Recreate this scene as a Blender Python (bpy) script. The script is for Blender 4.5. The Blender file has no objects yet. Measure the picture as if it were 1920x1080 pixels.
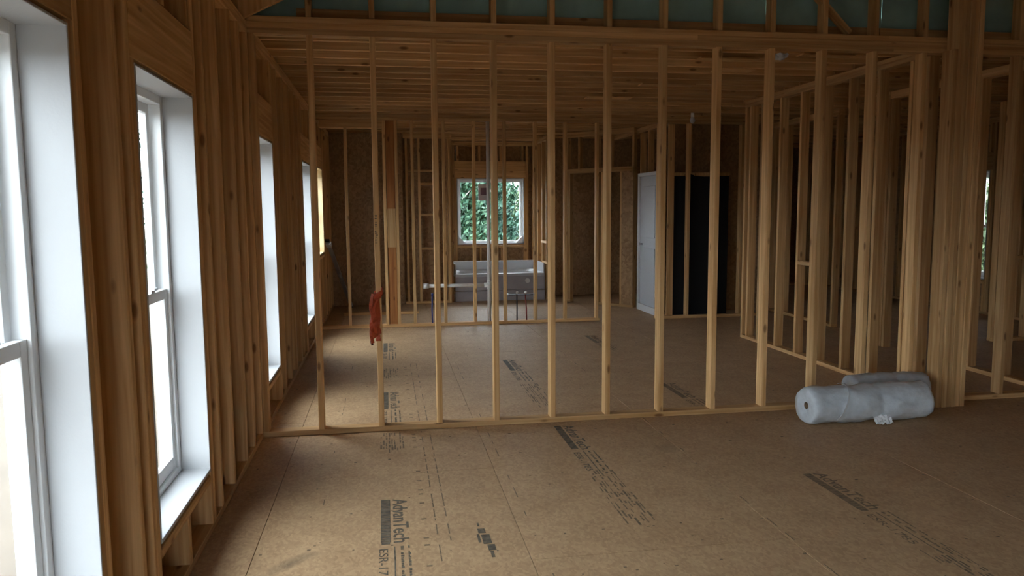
import bpy, bmesh, math, random
from mathutils import Vector, Matrix, noise
random.seed(7)
sc = bpy.context.scene
COL = sc.collection

# ------------------------------------------------------------------ camera
CAM_H, F_PX = 1.536, 1432.4
YAW, PITCH, ROLL = 0.1625, 0.1032, 0.0072
cam_d = bpy.data.cameras.new('camera'); cam = bpy.data.objects.new('camera', cam_d); COL.objects.link(cam)
cam_d.sensor_width = 36.0; cam_d.lens = F_PX * 36.0 / 1920.0; cam_d.clip_start = 0.02; cam_d.clip_end = 500
fwd = Vector((math.sin(YAW) * math.cos(PITCH), math.cos(YAW) * math.cos(PITCH), -math.sin(PITCH)))
rgt = Vector((math.cos(YAW), -math.sin(YAW), 0)); dwn = fwd.cross(rgt)
r2 = math.cos(ROLL) * rgt + math.sin(ROLL) * dwn; d2 = -math.sin(ROLL) * rgt + math.cos(ROLL) * dwn
M3 = Matrix((r2, -d2, -fwd)).transposed()
cam.matrix_world = Matrix.Translation((0, 0, CAM_H)) @ M3.to_4x4()
sc.camera = cam

# ------------------------------------------------------------------ sky and exposure
SKY = 13.0
world = bpy.data.worlds.new('overcast_sky'); sc.world = world; world.use_nodes = True
bg = world.node_tree.nodes['Background']
bg.inputs[0].default_value = (0.86, 0.95, 1.0, 1); bg.inputs[1].default_value = SKY
sc.view_settings.view_transform = 'Standard'; sc.view_settings.look = 'None'
sc.view_settings.exposure = 0.08; sc.view_settings.gamma = 1.0; sc.view_settings.use_curve_mapping = False
sc.cycles.max_bounces = 8; sc.cycles.diffuse_bounces = 4

# ------------------------------------------------------------------ materials
def new_mat(name):
    m = bpy.data.materials.new(name); m.use_nodes = True
    nt = m.node_tree; return m, nt, nt.nodes['Principled BSDF']
def nd(nt, t, **kw):
    n = nt.nodes.new(t)
    for k, v in kw.items(): setattr(n, k, v)
    return n
def plain(name, col, rough=0.6, metal=0.0, bump=0.0, bscale=40, var=0.0, spec=None):
    m, nt, b = new_mat(name)
    b.inputs['Base Color'].default_value = (*col, 1); b.inputs['Roughness'].default_value = rough
    b.inputs['Metallic'].default_value = metal
    if spec is not None: b.inputs['Specular IOR Level'].default_value = spec
    tc = nd(nt, 'ShaderNodeTexCoord'); nz = nd(nt, 'ShaderNodeTexNoise'); nz.inputs['Scale'].default_value = bscale
    nz.inputs['Detail'].default_value = 4
    nt.links.new(tc.outputs['Object'], nz.inputs['Vector'])
    if var:
        r = nd(nt, 'ShaderNodeValToRGB'); r.color_ramp.elements[0].position = .3; r.color_ramp.elements[1].position = .7
        r.color_ramp.elements[0].color = (*[c * (1 - var) for c in col], 1); r.color_ramp.elements[1].color = (*[min(1, c * (1 + var)) for c in col], 1)
        nt.links.new(nz.outputs['Fac'], r.inputs[0]); nt.links.new(r.outputs[0], b.inputs['Base Color'])
    if bump:
        bp = nd(nt, 'ShaderNodeBump'); bp.inputs['Strength'].default_value = bump; bp.inputs['Distance'].default_value = .01
        nt.links.new(nz.outputs['Fac'], bp.inputs['Height']); nt.links.new(bp.outputs[0], b.inputs['Normal'])
    return m
def lumber_mat(name, dark, light):
    """softwood: grain runs along local Z, knots, tone differs from board to board"""
    m, nt, b = new_mat(name); L = nt.links.new
    tc = nd(nt, 'ShaderNodeTexCoord'); oi = nd(nt, 'ShaderNodeObjectInfo')
    mul = nd(nt, 'ShaderNodeMath', operation='MULTIPLY'); mul.inputs[1].default_value = 37.0
    L(oi.outputs['Random'], mul.inputs[0])
    add = nd(nt, 'ShaderNodeVectorMath', operation='ADD'); L(tc.outputs['Object'], add.inputs[0]); L(mul.outputs[0], add.inputs[1])
    mp = nd(nt, 'ShaderNodeMapping'); mp.inputs['Scale'].default_value = (38, 38, 1.3); L(add.outputs[0], mp.inputs[0])
    nz = nd(nt, 'ShaderNodeTexNoise'); nz.inputs['Scale'].default_value = 1.0; nz.inputs['Detail'].default_value = 5; nz.inputs['Distortion'].default_value = .6
    L(mp.outputs[0], nz.inputs['Vector'])
    r = nd(nt, 'ShaderNodeValToRGB'); e = r.color_ramp.elements
    e[0].position = .32; e[0].color = (*dark, 1); e[1].position = .68; e[1].color = (*light, 1)
    L(nz.outputs['Fac'], r.inputs[0])
    mk = nd(nt, 'ShaderNodeMapping'); mk.inputs['Scale'].default_value = (9, 9, 3.2); L(add.outputs[0], mk.inputs[0])
    vo = nd(nt, 'ShaderNodeTexVoronoi'); vo.inputs['Scale'].default_value = 1.0; L(mk.outputs[0], vo.inputs['Vector'])
    kr = nd(nt, 'ShaderNodeValToRGB'); kr.color_ramp.elements[0].position = .07; kr.color_ramp.elements[0].color = (.28, .2, .14, 1)
    kr.color_ramp.elements[1].position = .14; kr.color_ramp.elements[1].color = (1, 1, 1, 1); L(vo.outputs['Distance'], kr.inputs[0])
    mx = nd(nt, 'ShaderNodeMix', data_type='RGBA', blend_type='MULTIPLY'); mx.inputs[0].default_value = .8
    L(r.outputs[0], mx.inputs[6]); L(kr.outputs[0], mx.inputs[7])
    hs = nd(nt, 'ShaderNodeHueSaturation'); mr = nd(nt, 'ShaderNodeMapRange')
    mr.inputs[3].default_value = .78; mr.inputs[4].default_value = 1.18; L(oi.outputs['Random'], mr.inputs[0]); L(mr.outputs[0], hs.inputs['Value'])
    L(mx.outputs[2], hs.inputs['Color']); L(hs.outputs[0], b.inputs['Base Color'])
    b.inputs['Roughness'].default_value = .68; b.inputs['Specular IOR Level'].default_value = .3
    bp = nd(nt, 'ShaderNodeBump'); bp.inputs['Strength'].default_value = .15; bp.inputs['Distance'].default_value = .004
    L(nz.outputs['Fac'], bp.inputs['Height']); L(bp.outputs[0], b.inputs['Normal'])
    return m
def flake_mat(name, dark, light, scale=38, rough=.6, spec=.35, extra=None, mixf=.55):
    """pressed strand board: angular flakes in world space"""
    m, nt, b = new_mat(name); L = nt.links.new
    ge = nd(nt, 'ShaderNodeNewGeometry')
    n0 = nd(nt, 'ShaderNodeTexNoise'); n0.inputs['Scale'].default_value = 9; L(ge.outputs['Position'], n0.inputs['Vector'])
    ad = nd(nt, 'ShaderNodeMix', data_type='VECTOR'); ad.inputs[0].default_value = .06
    L(ge.outputs['Position'], ad.inputs[4]); L(n0.outputs['Color'], ad.inputs[5])
    mp = nd(nt, 'ShaderNodeMapping'); mp.inputs['Scale'].default_value = (1, .55, .8); L(ad.outputs[1], mp.inputs[0])
    vo = nd(nt, 'ShaderNodeTexVoronoi'); vo.inputs['Scale'].default_value = scale; L(mp.outputs[0], vo.inputs['Vector'])
    sx = nd(nt, 'ShaderNodeSeparateColor'); L(vo.outputs['Color'], sx.inputs[0])
    n1 = nd(nt, 'ShaderNodeTexNoise'); n1.inputs['Scale'].default_value = 3.5; n1.inputs['Detail'].default_value = 8; n1.inputs['Roughness'].default_value = .65
    L(ge.outputs['Position'], n1.inputs['Vector'])
    mm = nd(nt, 'ShaderNodeMix', data_type='FLOAT'); mm.inputs[0].default_value = mixf; L(sx.outputs[0], mm.inputs[2]); L(n1.outputs['Fac'], mm.inputs[3])
    r = nd(nt, 'ShaderNodeValToRGB'); e = r.color_ramp.elements
    e[0].position = .2; e[0].color = (*dark, 1); e[1].position = .8; e[1].color = (*light, 1); L(mm.outputs[0], r.inputs[0])
    out = r.outputs[0]
    if extra: out = extra(nt, ge, out)
    L(out, b.inputs['Base Color']); b.inputs['Roughness'].default_value = rough; b.inputs['Specular IOR Level'].default_value = spec
    bp = nd(nt, 'ShaderNodeBump'); bp.inputs['Strength'].default_value = .12; bp.inputs['Distance'].default_value = .003
    L(sx.outputs[1], bp.inputs['Height']); L(bp.outputs[0], b.inputs['Normal'])
    return m
def scuffs(nt, ge, col):
    """boot scuffs trodden into the floor at fixed places"""
    L = nt.links.new
    for (cx, cy, rx, ry, ang, k) in ((-.44, 3.32, .17, .05, .75, .55), (1.75, 4.55, .12, .1, .6, .3)):
        mp = nd(nt, 'ShaderNodeMapping', vector_type='TEXTURE'); mp.inputs['Location'].default_value = (cx, cy, 0); mp.inputs['Rotation'].default_value = (0, 0, ang)
        mp.inputs['Scale'].default_value = (rx, ry, 1); L(ge.outputs['Position'], mp.inputs[0])
        ln = nd(nt, 'ShaderNodeVectorMath', operation='LENGTH'); L(mp.outputs[0], ln.inputs[0])
        nz = nd(nt, 'ShaderNodeTexNoise'); nz.inputs['Scale'].default_value = 14; nz.inputs['Detail'].default_value = 5; L(ge.outputs['Position'], nz.inputs['Vector'])
        ad = nd(nt, 'ShaderNodeMath', operation='ADD'); L(ln.outputs['Value'], ad.inputs[0]); L(nz.outputs['Fac'], ad.inputs[1])
        r = nd(nt, 'ShaderNodeMapRange'); r.inputs[1].default_value = .45; r.inputs[2].default_value = 1.5; r.inputs[3].default_value = k; r.inputs[4].default_value = 0
        L(ad.outputs[0], r.inputs[0])
        mx = nd(nt, 'ShaderNodeMix', data_type='RGBA'); L(r.outputs[0], mx.inputs[0]); L(col, mx.inputs[6]); mx.inputs[7].default_value = (.06, .055, .045, 1)
        col = mx.outputs[2]
    return col
PINE = lumber_mat('pine_lumber', (.50, .27, .10), (.72, .465, .22))
ORANGE_BOARD = lumber_mat('orange_lumber', (.24, .085, .024), (.40, .170, .052))
OSB = flake_mat('strand_board', (.26, .145, .065), (.46, .285, .145))
FLOORM = flake_mat('subfloor_board', (.38, .235, .125), (.60, .405, .228), scale=95, rough=.6, spec=.25, extra=scuffs, mixf=.68)
TEAL = plain('teal_sheathing', (.30, .50, .47), .75, var=.12, bscale=6)
WHITE = plain('white_vinyl', (.82, .84, .85), .38)
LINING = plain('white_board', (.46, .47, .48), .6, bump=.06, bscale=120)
CREAM = plain('cream_pine', (.78, .60, .34), .6, var=.08, bscale=8)
METAL = plain('lock_metal', (.55, .56, .57), .35, metal=.8)
INK = plain('black_ink', (.13, .105, .075), .7, var=.5, bscale=30)
INKF = plain('faded_ink', (.20, .14, .085), .75, var=.35, bscale=30)
BLACK = plain('black_felt', (.018, .018, .02), .9, spec=.2)
ROLLM = plain('grey_plastic', (.62, .67, .72), .28, bump=.6, bscale=18, var=.1)
ROLLB = plain('dull_plastic', (.44, .46, .48), .35, bump=.35, bscale=22, var=.1)
FILMW = plain('white_film', (.86, .88, .90), .25)
FILM = plain('clear_white_film', (.60, .62, .65), .3)
CARD = plain('cardboard_tube', (.32, .22, .13), .9)
ORANGE = plain('orange_webbing', (.43, .062, .015), .6, bump=.2, bscale=300, var=.15)
DARKRED = plain('brown_buckle', (.10, .02, .012), .5)
TUBM = plain('white_acrylic', (.55, .55, .56), .3)
APRON = plain('grey_apron', (.42, .39, .40), .6, var=.08, bscale=5)
PVC = plain('white_pvc', (.80, .80, .78), .4)
BLUEP = plain('blue_pex', (.03, .05, .25), .4)
REDP = plain('red_pex', (.30, .03, .02), .4)
BLACKP = plain('black_pex', (.015, .015, .018), .45)
STEEL = plain('dull_aluminium', (.50, .52, .56), .38, metal=.7)
DOORW = plain('white_primer', (.60, .63, .68), .5)
DOORT = plain('white_trim', (.78, .80, .84), .5)
SOIL = plain('sandy_soil', (.085, .066, .047), .95, var=.25, bscale=.6)
BARK = plain('pale_bark', (.50, .47, .42), .9, var=.3, bscale=6)
STICK = plain('paper_sticker', (.75, .66, .66), .7)
STICKR = plain('printed_mark', (.28, .16, .20), .7)
def leaf_mat(name, a, c):
    m, nt, b = new_mat(name)
    ge = nd(nt, 'ShaderNodeNewGeometry'); r = nd(nt, 'ShaderNodeValToRGB')
    r.color_ramp.elements[0].color = (*a, 1); r.color_ramp.elements[1].color = (*c, 1)
    nt.links.new(ge.outputs['Random Per Island'], r.inputs[0]); nt.links.new(r.outputs[0], b.inputs['Base Color'])
    b.inputs['Roughness'].default_value = .6
    return m
LEAVES = [leaf_mat('leaf_green', (.010, .045, .026), (.055, .135, .07)), leaf_mat('leaf_blue_green', (.010, .045, .032), (.05, .13, .085)), leaf_mat('leaf_pale', (.04, .08, .035), (.13, .18, .08))]
gm, nt, b_ = new_mat('window_glass')
for n in list(nt.nodes):
    if n.type != 'OUTPUT_MATERIAL': nt.nodes.remove(n)
tr = nd(nt, 'ShaderNodeBsdfTransparent'); tr.inputs[0].default_value = (.95, .96, .97, 1); gl = nd(nt, 'ShaderNodeBsdfGlossy'); gl.inputs['Roughness'].default_value = .03
ms = nd(nt, 'ShaderNodeMixShader'); ms.inputs[0].default_value = .06
nt.links.new(tr.outputs[0], ms.inputs[1]); nt.links.new(gl.outputs[0], ms.inputs[2]); nt.links.new(ms.outputs[0], nt.nodes['Material Output'].inputs[0])
GLASS = gm

# ------------------------------------------------------------------ helpers
def link(o, parent=None):
    COL.objects.link(o)
    if parent is not None: o.parent = parent
    return o
def empty(name, label, cat=None, loc=(0, 0, 0), rz=0.0, kind=None, group=None):
    o = bpy.data.objects.new(name, None); COL.objects.link(o); o.location = loc; o.rotation_euler = (0, 0, rz); o.empty_display_size = .1
    return tag(o, label, cat, kind, group)
def tag(o, label, cat=None, kind=None, group=None):
    if label: o['label'] = label
    if cat: o['category'] = cat
    if kind: o['kind'] = kind
    if group: o['group'] = group
    return o
def mesh_obj(name, verts, faces, mat, parent=None, smooth=False):
    me = bpy.data.meshes.new(name); me.from_pydata([tuple(v) for v in verts], [], faces); me.update()
    me.materials.append(mat)
    if smooth:
        for p in me.polygons: p.use_smooth = True
    return link(bpy.data.objects.new(name, me), parent)
_cache = {}
def bar_mesh(a, b, L, mat, ease=.003):
    key = (round(a, 4), round(b, 4), round(L, 4), mat.name, ease)
    if key in _cache: return _cache[key]
    c = min(ease, a * .2, b * .2); x, y, z = a / 2, b / 2, L / 2
    sec = [(-x + c, -y), (x - c, -y), (x, -y + c), (x, y - c), (x - c, y), (-x + c, y), (-x, y - c), (-x, -y + c)]
    v = [(p[0], p[1], -z) for p in sec] + [(p[0], p[1], z) for p in sec]
    f = [(i, (i + 1) % 8, 8 + (i + 1) % 8, 8 + i) for i in range(8)] + [tuple(range(7, -1, -1)), tuple(range(8, 16))]
    me = bpy.data.meshes.new('bar'); me.from_pydata(v, [], f); me.update(); me.materials.append(mat)
    _cache[key] = me; return me
def bar(par, name, x0, x1, y0, y1, z0, z1, mat=None, ease=.003):
    """a piece of lumber filling the given box (parent's local space); long axis becomes the mesh's local Z"""
    mat = mat or PINE
    d = (x1 - x0, y1 - y0, z1 - z0); ax = max(range(3), key=lambda i: d[i])
    if ax == 2: me, rot = bar_mesh(d[0], d[1], d[2], mat, ease), (0, 0, 0)
    elif ax == 0: me, rot = bar_mesh(d[2], d[1], d[0], mat, ease), (0, math.pi / 2, 0)
    else: me, rot = bar_mesh(d[0], d[2], d[1], mat, ease), (-math.pi / 2, 0, 0)
    o = bpy.data.objects.new(name, me); o.location = ((x0 + x1) / 2, (y0 + y1) / 2, (z0 + z1) / 2); o.rotation_euler = rot
    return link(o, par)
def bar_pts(par, name, p, q, a, b, mat, up=(0, 0, 1), ease=.003):
    """a bar of section a x b from point p to point q"""
    p, q = Vector(p), Vector(q); z = (q - p).normalized(); x = Vector(up).cross(z)
    if x.length < 1e-4: x = Vector((1, 0, 0))
    x.normalize(); y = z.cross(x)
    o = bpy.data.objects.new(name, bar_mesh(a, b, (q - p).length, mat, ease))
    o.matrix_local = Matrix.Translation((p + q) / 2) @ Matrix((x, y, z)).transposed().to_4x4()
    return link(o, par)
def box_v(V, Fc, x0, x1, y0, y1, z0, z1):
    n = len(V); V += [(x, y, z) for x in (x0, x1) for y in (y0, y1) for z in (z0, z1)]
    Fc += [(n, n + 1, n + 3, n + 2), (n + 4, n + 6, n + 7, n + 5), (n, n + 4, n + 5, n + 1), (n + 2, n + 3, n + 7, n + 6), (n, n + 2, n + 6, n + 4), (n + 1, n + 5, n + 7, n + 3)]
def boxes(name, lst, mat, par=None, bevel=0.0):
    V, Fc = [], []
    for b in lst: box_v(V, Fc, *b)
    o = mesh_obj(name, V, Fc, mat, par)
    if bevel:
        md = o.modifiers.new('edge', 'BEVEL'); md.width = bevel; md.segments = 2
    return o
def tube(name, pts, r, mat, par=None, seg=10, caps=True):
    V, Fc = [], []; pts = [Vector(p) for p in pts]
    prev = None
    for i, p in enumerate(pts):
        t = (pts[min(i + 1, len(pts) - 1)] - pts[max(i - 1, 0)]).normalized()
        u = Vector((0, 0, 1)) if abs(t.z) < .9 else Vector((1, 0, 0))
        a = t.cross(u).normalized() if prev is None else (prev - t * prev.dot(t)).normalized()
        prev = a; b = t.cross(a); rr = r[i] if isinstance(r, (list, tuple)) else r
        V += [p + rr * (math.cos(k * 2 * math.pi / seg) * a + math.sin(k * 2 * math.pi / seg) * b) for k in range(seg)]
    for i in range(len(pts) - 1):
        for k in range(seg): Fc.append((i * seg + k, i * seg + (k + 1) % seg, (i + 1) * seg + (k + 1) % seg, (i + 1) * seg + k))
    if caps: Fc += [tuple(range(seg - 1, -1, -1)), tuple(range((len(pts) - 1) * seg, len(pts) * seg))]
    o = mesh_obj(name, V, Fc, mat, par, smooth=True); return o

T, SP = .038, .4064                 # lumber thickness, 16 inch spacing
XL, XR, YF, YB = -.854, 8.34, -4.0, 13.9
PL, PT = 2.674, 2.75                # underside and top of the double top plate
Y1 = 5.271                          # partition, near face
X0 = -.4487 - T                     # first partition stud, its -x side
HEAD, SILL = 2.054, .302

# ------------------------------------------------------------------ floor
floor = boxes('floor', [(XL - .15, XR + .15, YF - .15, YB + .15, -.32, -.021)], OSB)
tag(floor, 'tan strand board subfloor of printed panels running through the house', kind='structure')
PANEL = None
xe = -.62 - 1.2192 * 1
row = 0
while xe < XR + .15:
    ya = YF - .15 - (row % 2) * 1.2192
    while ya < YB + .15:
        a0, a1 = max(xe, XL - .15), min(xe + 1.2192, XR + .15); b0, b1 = max(ya, YF - .15), min(ya + 2.4384, YB + .15)
        if a1 - a0 > .05 and b1 - b0 > .05:
            bar(floor, 'floor_panel', a0 + .0012, a1 - .0012, b0 + .0015, b1 - .0015, -.021, 0, FLOORM, ease=.0012)
        ya += 2.4384
    xe += 1.2192; row += 1

# ------------------------------------------------------------------ framed walls
def ext_wall(name, label, origin, rz, L, opens, studs, mat=PINE, sheath=OSB, header=.24):
    """exterior wall: local x along the wall, y=0 inner face, studs .14 deep, sheathing outside"""
    w = empty(name, label, loc=origin, rz=rz, kind='structure'); D = .14
    bar(w, 'bottom_plate', 0, L, 0, D, 0, T, mat)
    bar(w, 'top_plate', 0, L, 0, D, PL, PL + T, mat); bar(w, 'top_plate', 0, L, 0, D, PL + T, PT, mat)
    edges = [0.0]
    for (a, b, z0, z1) in opens:
        for s in (a - T - .004, b + .004): bar(w, 'trimmer', s, s + T, 0, D, T, z1 + .012, PINE)
        for s in (a - 2 * T - .006, b + T + .006): bar(w, 'stud', s, s + T, 0, D, T, PL, mat)
        bar(w, 'header', a - T, b + T, 0, .09, z1 + .014, z1 + .014 + header, mat)
        bar(w, 'header', a - T, b + T, .095, D, z1 + .014, z1 + .014 + header, mat)
        if z0 > .1: bar(w, 'rough_sill', a, b, 0, D, z0 - .06, z0 - .022, mat)
        n = max(1, int((b - a) / SP))
        for k in range(n + 1):
            xx = a + (b - a - T) * k / n
            if z0 > .1 and 0 < k < n or (z0 > .1 and n == 1): bar(w, 'cripple', xx, xx + T, 0, D, T, z0 - .06, mat)
            if z1 + .014 + header < PL - .06: bar(w, 'cripple', xx, xx + T, 0, D, z1 + .016 + header, PL, mat)
    for s in studs:
        if all(s + T < a - 2 * T - .01 or s > b + 2 * T + .01 for (a, b, _, _) in opens): bar(w, 'stud', s, s + T, 0, D, T, PL, mat)
    cuts = sorted(opens); x = 0.0
    for (a, b, z0, z1) in cuts + [(L, L, 0, 0)]:
        n = max(1, math.ceil((a - x) / 1.2192)) if a - x > .01 else 0
        for k in range(n):
            c0, c1 = x + (a - x) * k / n, x + (a - x) * (k + 1) / n
            bar(w, 'sheathing_panel', c0 + .001, c1 - .001, D, D + .012, -.3, PT + .25, sheath, .001)
        if b > a:
            bar(w, 'sheathing_panel', a, b, D, D + .012, -.3, z0 - .005, sheath, .001)
            bar(w, 'sheathing_panel', a, b, D, D + .012, z1 + .005, PT + .25, sheath, .001)
        x = b
    return w
W_ = []      # left wall openings in world y
WIN_L = [(-2.62, -1.80, SILL, HEAD), (-.16, .66, SILL, HEAD), (1.522, 2.338, SILL, HEAD), (2.912, 3.726, SILL, HEAD), (5.40, 6.21, SILL, HEAD), (8.37, 9.18, SILL, HEAD), (10.04, 10.90, .95, 2.09)]
WIN_B = [(1.285, 2.51, .892, 2.086)]
WIN_R = [(9.55, 9.92, .49, 2.02)]
WIN_F = [(-.3, 1.0, .06, 2.06)]  # out-of-view patio opening, assumed and sized for the light it lets in
stl = [s - YF for s in (-3.9, -3.5, -3.1, -1.3, -.9, 1.0, 2.70, 3.95, 4.28, 4.67, 4.95, 5.24, 6.54, 6.95, 7.35, 7.76, 8.0, 9.45, 9.75, 11.2, 11.6, 12.0, 12.4, 12.8, 13.2, 13.6)]
wl = ext_wall('wall_left', 'dark backlit stud wall with tall white windows along one side', (XL, YF, 0), math.pi / 2, YB - YF, [(a - YF, b - YF, c, d) for a, b, c, d in WIN_L], stl, mat=PINE, header=.28)
wb = ext_wall('wall_back', 'back stud wall behind the bathtub with a square window onto trees', (XL, YB, 0), 0, XR - XL, [(a - XL, b - XL, c, d) for a, b, c, d in WIN_B], [k * SP + .1 for k in range(23)], mat=PINE, header=.3)
wr = ext_wall('wall_right', 'far exterior stud wall beyond the hall posts', (XR, YB, 0), -math.pi / 2, YB - YF, [(YB - b, YB - a, c, d) for a, b, c, d in WIN_R], [k * SP + .02 for k in range(44)])
wf = ext_wall('wall_front', 'exterior stud wall at the entrance end with patio glass', (XR, YF, 0), math.pi, XR - XL, [(XR - b, XR - a, c, d) for a, b, c, d in WIN_F], [k * SP + .1 for k in range(23)])

for w, ox, oy, ys in ((wb, XL, YB, (0, .152)), (wf, XR, YF, (0, .152))):
    for xs in ((-.152, 0), (XR - XL, XR - XL + .152)): bar(w, 'corner_post', xs[0], xs[1], ys[0], ys[1], -.3, PT + .25, PINE)

# ------------------------------------------------------------------ windows
def ring(name, par, x0, x1, z0, z1, w, y0, y1, mat, bot=None, top=None, bevel=.003):
    bot = w if bot is None else bot; top = w if top is None else top
    return boxes(name, [(x0, x0 + w, y0, y1, z0, z1), (x1 - w, x1, y0, y1, z0, z1), (x0 + w, x1 - w, y0, y1, z0, z0 + bot), (x0 + w, x1 - w, y0, y1, z1 - top, z1)], mat, par, bevel)
wcount = [0]
def window(label, origin, rz, w, h, style='double', lining=LINING, depth=.128):
    wcount[0] += 1
    o = empty('window_%d' % wcount[0], label, loc=origin, rz=rz, kind='structure'); t = .009
    # lining boards
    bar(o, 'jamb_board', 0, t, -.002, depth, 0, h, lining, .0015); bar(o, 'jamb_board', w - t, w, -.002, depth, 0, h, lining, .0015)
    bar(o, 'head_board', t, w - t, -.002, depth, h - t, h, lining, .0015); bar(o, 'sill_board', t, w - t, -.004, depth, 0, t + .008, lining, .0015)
    ring('frame', o, .0, w, .0, h, .045, depth, depth + .085, WHITE)
    if style == 'double':
        mid = h * .492
        up = ring('upper_sash', o, .05, w - .05, mid - .02, h - .045, .042, depth + .048, depth + .076, WHITE)
        boxes('pane', [(.09, w - .09, depth + .060, depth + .064, mid + .02, h - .085)], GLASS, up)
        lo = ring('lower_sash', o, .045, w - .045, .045, mid + .022, .042, depth + .012, depth + .040, WHITE, bot=.06, top=.045)
        boxes('pane', [(.085, w - .085, depth + .024, depth + .028, .10, mid - .02)], GLASS, lo)
        for fx in (.3, .7):
            lk = boxes('sash_lock', [(w * fx - .03, w * fx + .03, depth + .012, depth + .04, mid + .022, mid + .034)], WHITE, o, .004)
            boxes('cam_lever', [(w * fx - .008, w * fx + .04, depth + .004, depth + .016, mid + .030, mid + .042)], METAL, lk, .003)
    else:
        boxes('pane', [(.04, w - .04, depth + .04, depth + .046, .04, h - .04)], GLASS, o)
        ring('stop', o, .045, w - .045, .045, h - .045, .02, depth + .02, depth + .06, WHITE)
    return o
LW = ['tall white double hung window in the dark wall closest to the patio opening', 'tall white double hung window, second along the dark wall from the patio opening',
      'white double hung window with deep white reveal, second window before the partition plate', 'white double hung window with deep bright sill just before the partition stud wall',
      'narrow looking white window in the dark wall just past the partition plate', 'slim bright white window in the dark wall near the second stud wall',
      'short cream lined window beside the dark closet framing']
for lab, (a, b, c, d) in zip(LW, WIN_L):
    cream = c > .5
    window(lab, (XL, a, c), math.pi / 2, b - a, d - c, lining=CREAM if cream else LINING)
BL = ['square white framed window above the bathtub with trees outside', 'small white window at the back of the hall']
for i, (lab, (a, b, c, d)) in enumerate(zip(BL, WIN_B)):
    o = window(lab, (a, YB, c), 0, b - a, d - c, 'fixed' if i == 0 else 'double', depth=.06 if i == 0 else .128)
    if i == 0:      # white corner guards and the maker's sticker on the glass
        w, h = b - a, d - c
        for sx in (0, 1):
            xa, s = (.02, 1) if sx == 0 else (w - .02, -1)
            mesh_obj('corner_guard', [(xa, .02, .02), (xa + s * .13, .02, .02), (xa, .02, .15), (xa, .09, .02), (xa + s * .13, .09, .02), (xa, .09, .15)],
                     [(0, 1, 2), (3, 5, 4), (0, 3, 4, 1), (1, 4, 5, 2), (2, 5, 3, 0)], WHITE, o)
        st = boxes('paper_sticker', [(.40, .60, .090, .099, .80, 1.10)], STICK, o)
        boxes('printed_mark', [(.44, .56, .086, .0905, .90, 1.03)], STICKR, st)
RL = ['narrow slice of a bright window seen past the tall post', 'wide white window in the far exterior wall of the vaulted room', 'white window in the far exterior wall near the entrance']
for lab, (a, b, c, d) in zip(RL, WIN_R):
    window(lab, (XR, b, c), -math.pi / 2, b - a, d - c)
FL = ['wide glazed patio opening in the entrance wall', 'white window in the entrance wall beside the patio opening']
for lab, (a, b, c, d) in zip(FL, WIN_F):
    window(lab, (b, YF, c), math.pi, b - a, d - c, 'fixed')

# ------------------------------------------------------------------ the big partition, its post and the gable above
part = empty('wall_partition', 'open stud partition across the room, its studs bare from plate to plate', loc=(0, Y1, 0), kind='structure')
D4 = .089
def plates(par, a, b, d=D4, mat=PINE, seg=4.9, z=True):
    n = max(1, math.ceil((b - a) / seg))
    for k in range(n):
        c0, c1 = a + (b - a) * k / n, a + (b - a) * (k + 1) / n
        if z: bar(par, 'bottom_plate', c0, c1 - .001, 0, d, 0, T, mat)
        bar(par, 'top_plate', c0, c1 - .001, 0, d, PL, PL + T, mat)
    m = max(1, math.ceil((b - a) / (seg * .8)))
    for k in range(m):
        c0, c1 = a + (b - a) * k / m, a + (b - a) * (k + 1) / m
        bar(par, 'top_plate', c0, c1 - .001, 0, d, PL + T, PT, mat)
plates(part, XL, XR)
bar(part, 'stud', XL, XL + T, 0, D4, T, PL)
pstuds = [X0 + SP * i for i in range(22)]
for i, x in enumerate(pstuds):
    if x + T < XR: bar(part, 'stud', x, x + T, 0, D4, T, PL)
bar(part, 'stud', XR - T, XR, 0, D4, T, PL)
# grade stamp inked on the second stud
V, Fc = [], []
for k in range(16):
    z = 1.31 + k * .0125 + random.uniform(0, .004)
    if k in (7, 8, 12): continue
    a = random.uniform(.004, .012); box_v(V, Fc, pstuds[1] + a, pstuds[1] + a + random.uniform(.006, .02), -.0009, .0004, z, z + random.uniform(.003, .009))
tag(mesh_obj('ink_stamp', V, Fc, INKF, part), 'smudged dark ink stamp on the stud', kind='stuff')

RIDGE = 3.74; SLOPE = (5.05 - PT) / (RIDGE - XL)
def roof_z(x): return PT + SLOPE * ((x - XL) if x < RIDGE else (XR - x) * (RIDGE - XL) / (XR - RIDGE))
gab = empty('wall_gable', 'short studs over the partition plate with teal sheathing behind', loc=(0, Y1, 0), kind='structure')
bar(gab, 'bottom_plate', XL, 3.7, 0, D4, PT, PT + T); bar(gab, 'bottom_plate', 3.7, XR, 0, D4, PT, PT + T)
bar(gab, 'ledger', XL + .3, 3.7, D4 + .03, D4 + .068, PT - .02, PT + .12, PINE); bar(gab, 'ledger', 3.705, XR - .3, D4 + .03, D4 + .068, PT - .02, PT + .12, PINE)
for x in pstuds:
    if x + T < XR - .2 and not 4.12 < x + T / 2 < 4.4:
        zt = min(roof_z(x), roof_z(x + T)) - .02
        if zt - PT - T > .12: bar(gab, 'stud', x, x + T, 0, D4, PT + T, zt)
bar_pts(gab, 'brace', (3.02, .045, PT + .42), (3.40, .045, PT + T + .02), .038, .06, PINE, up=(0, 1, 0))
x = XL
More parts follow.
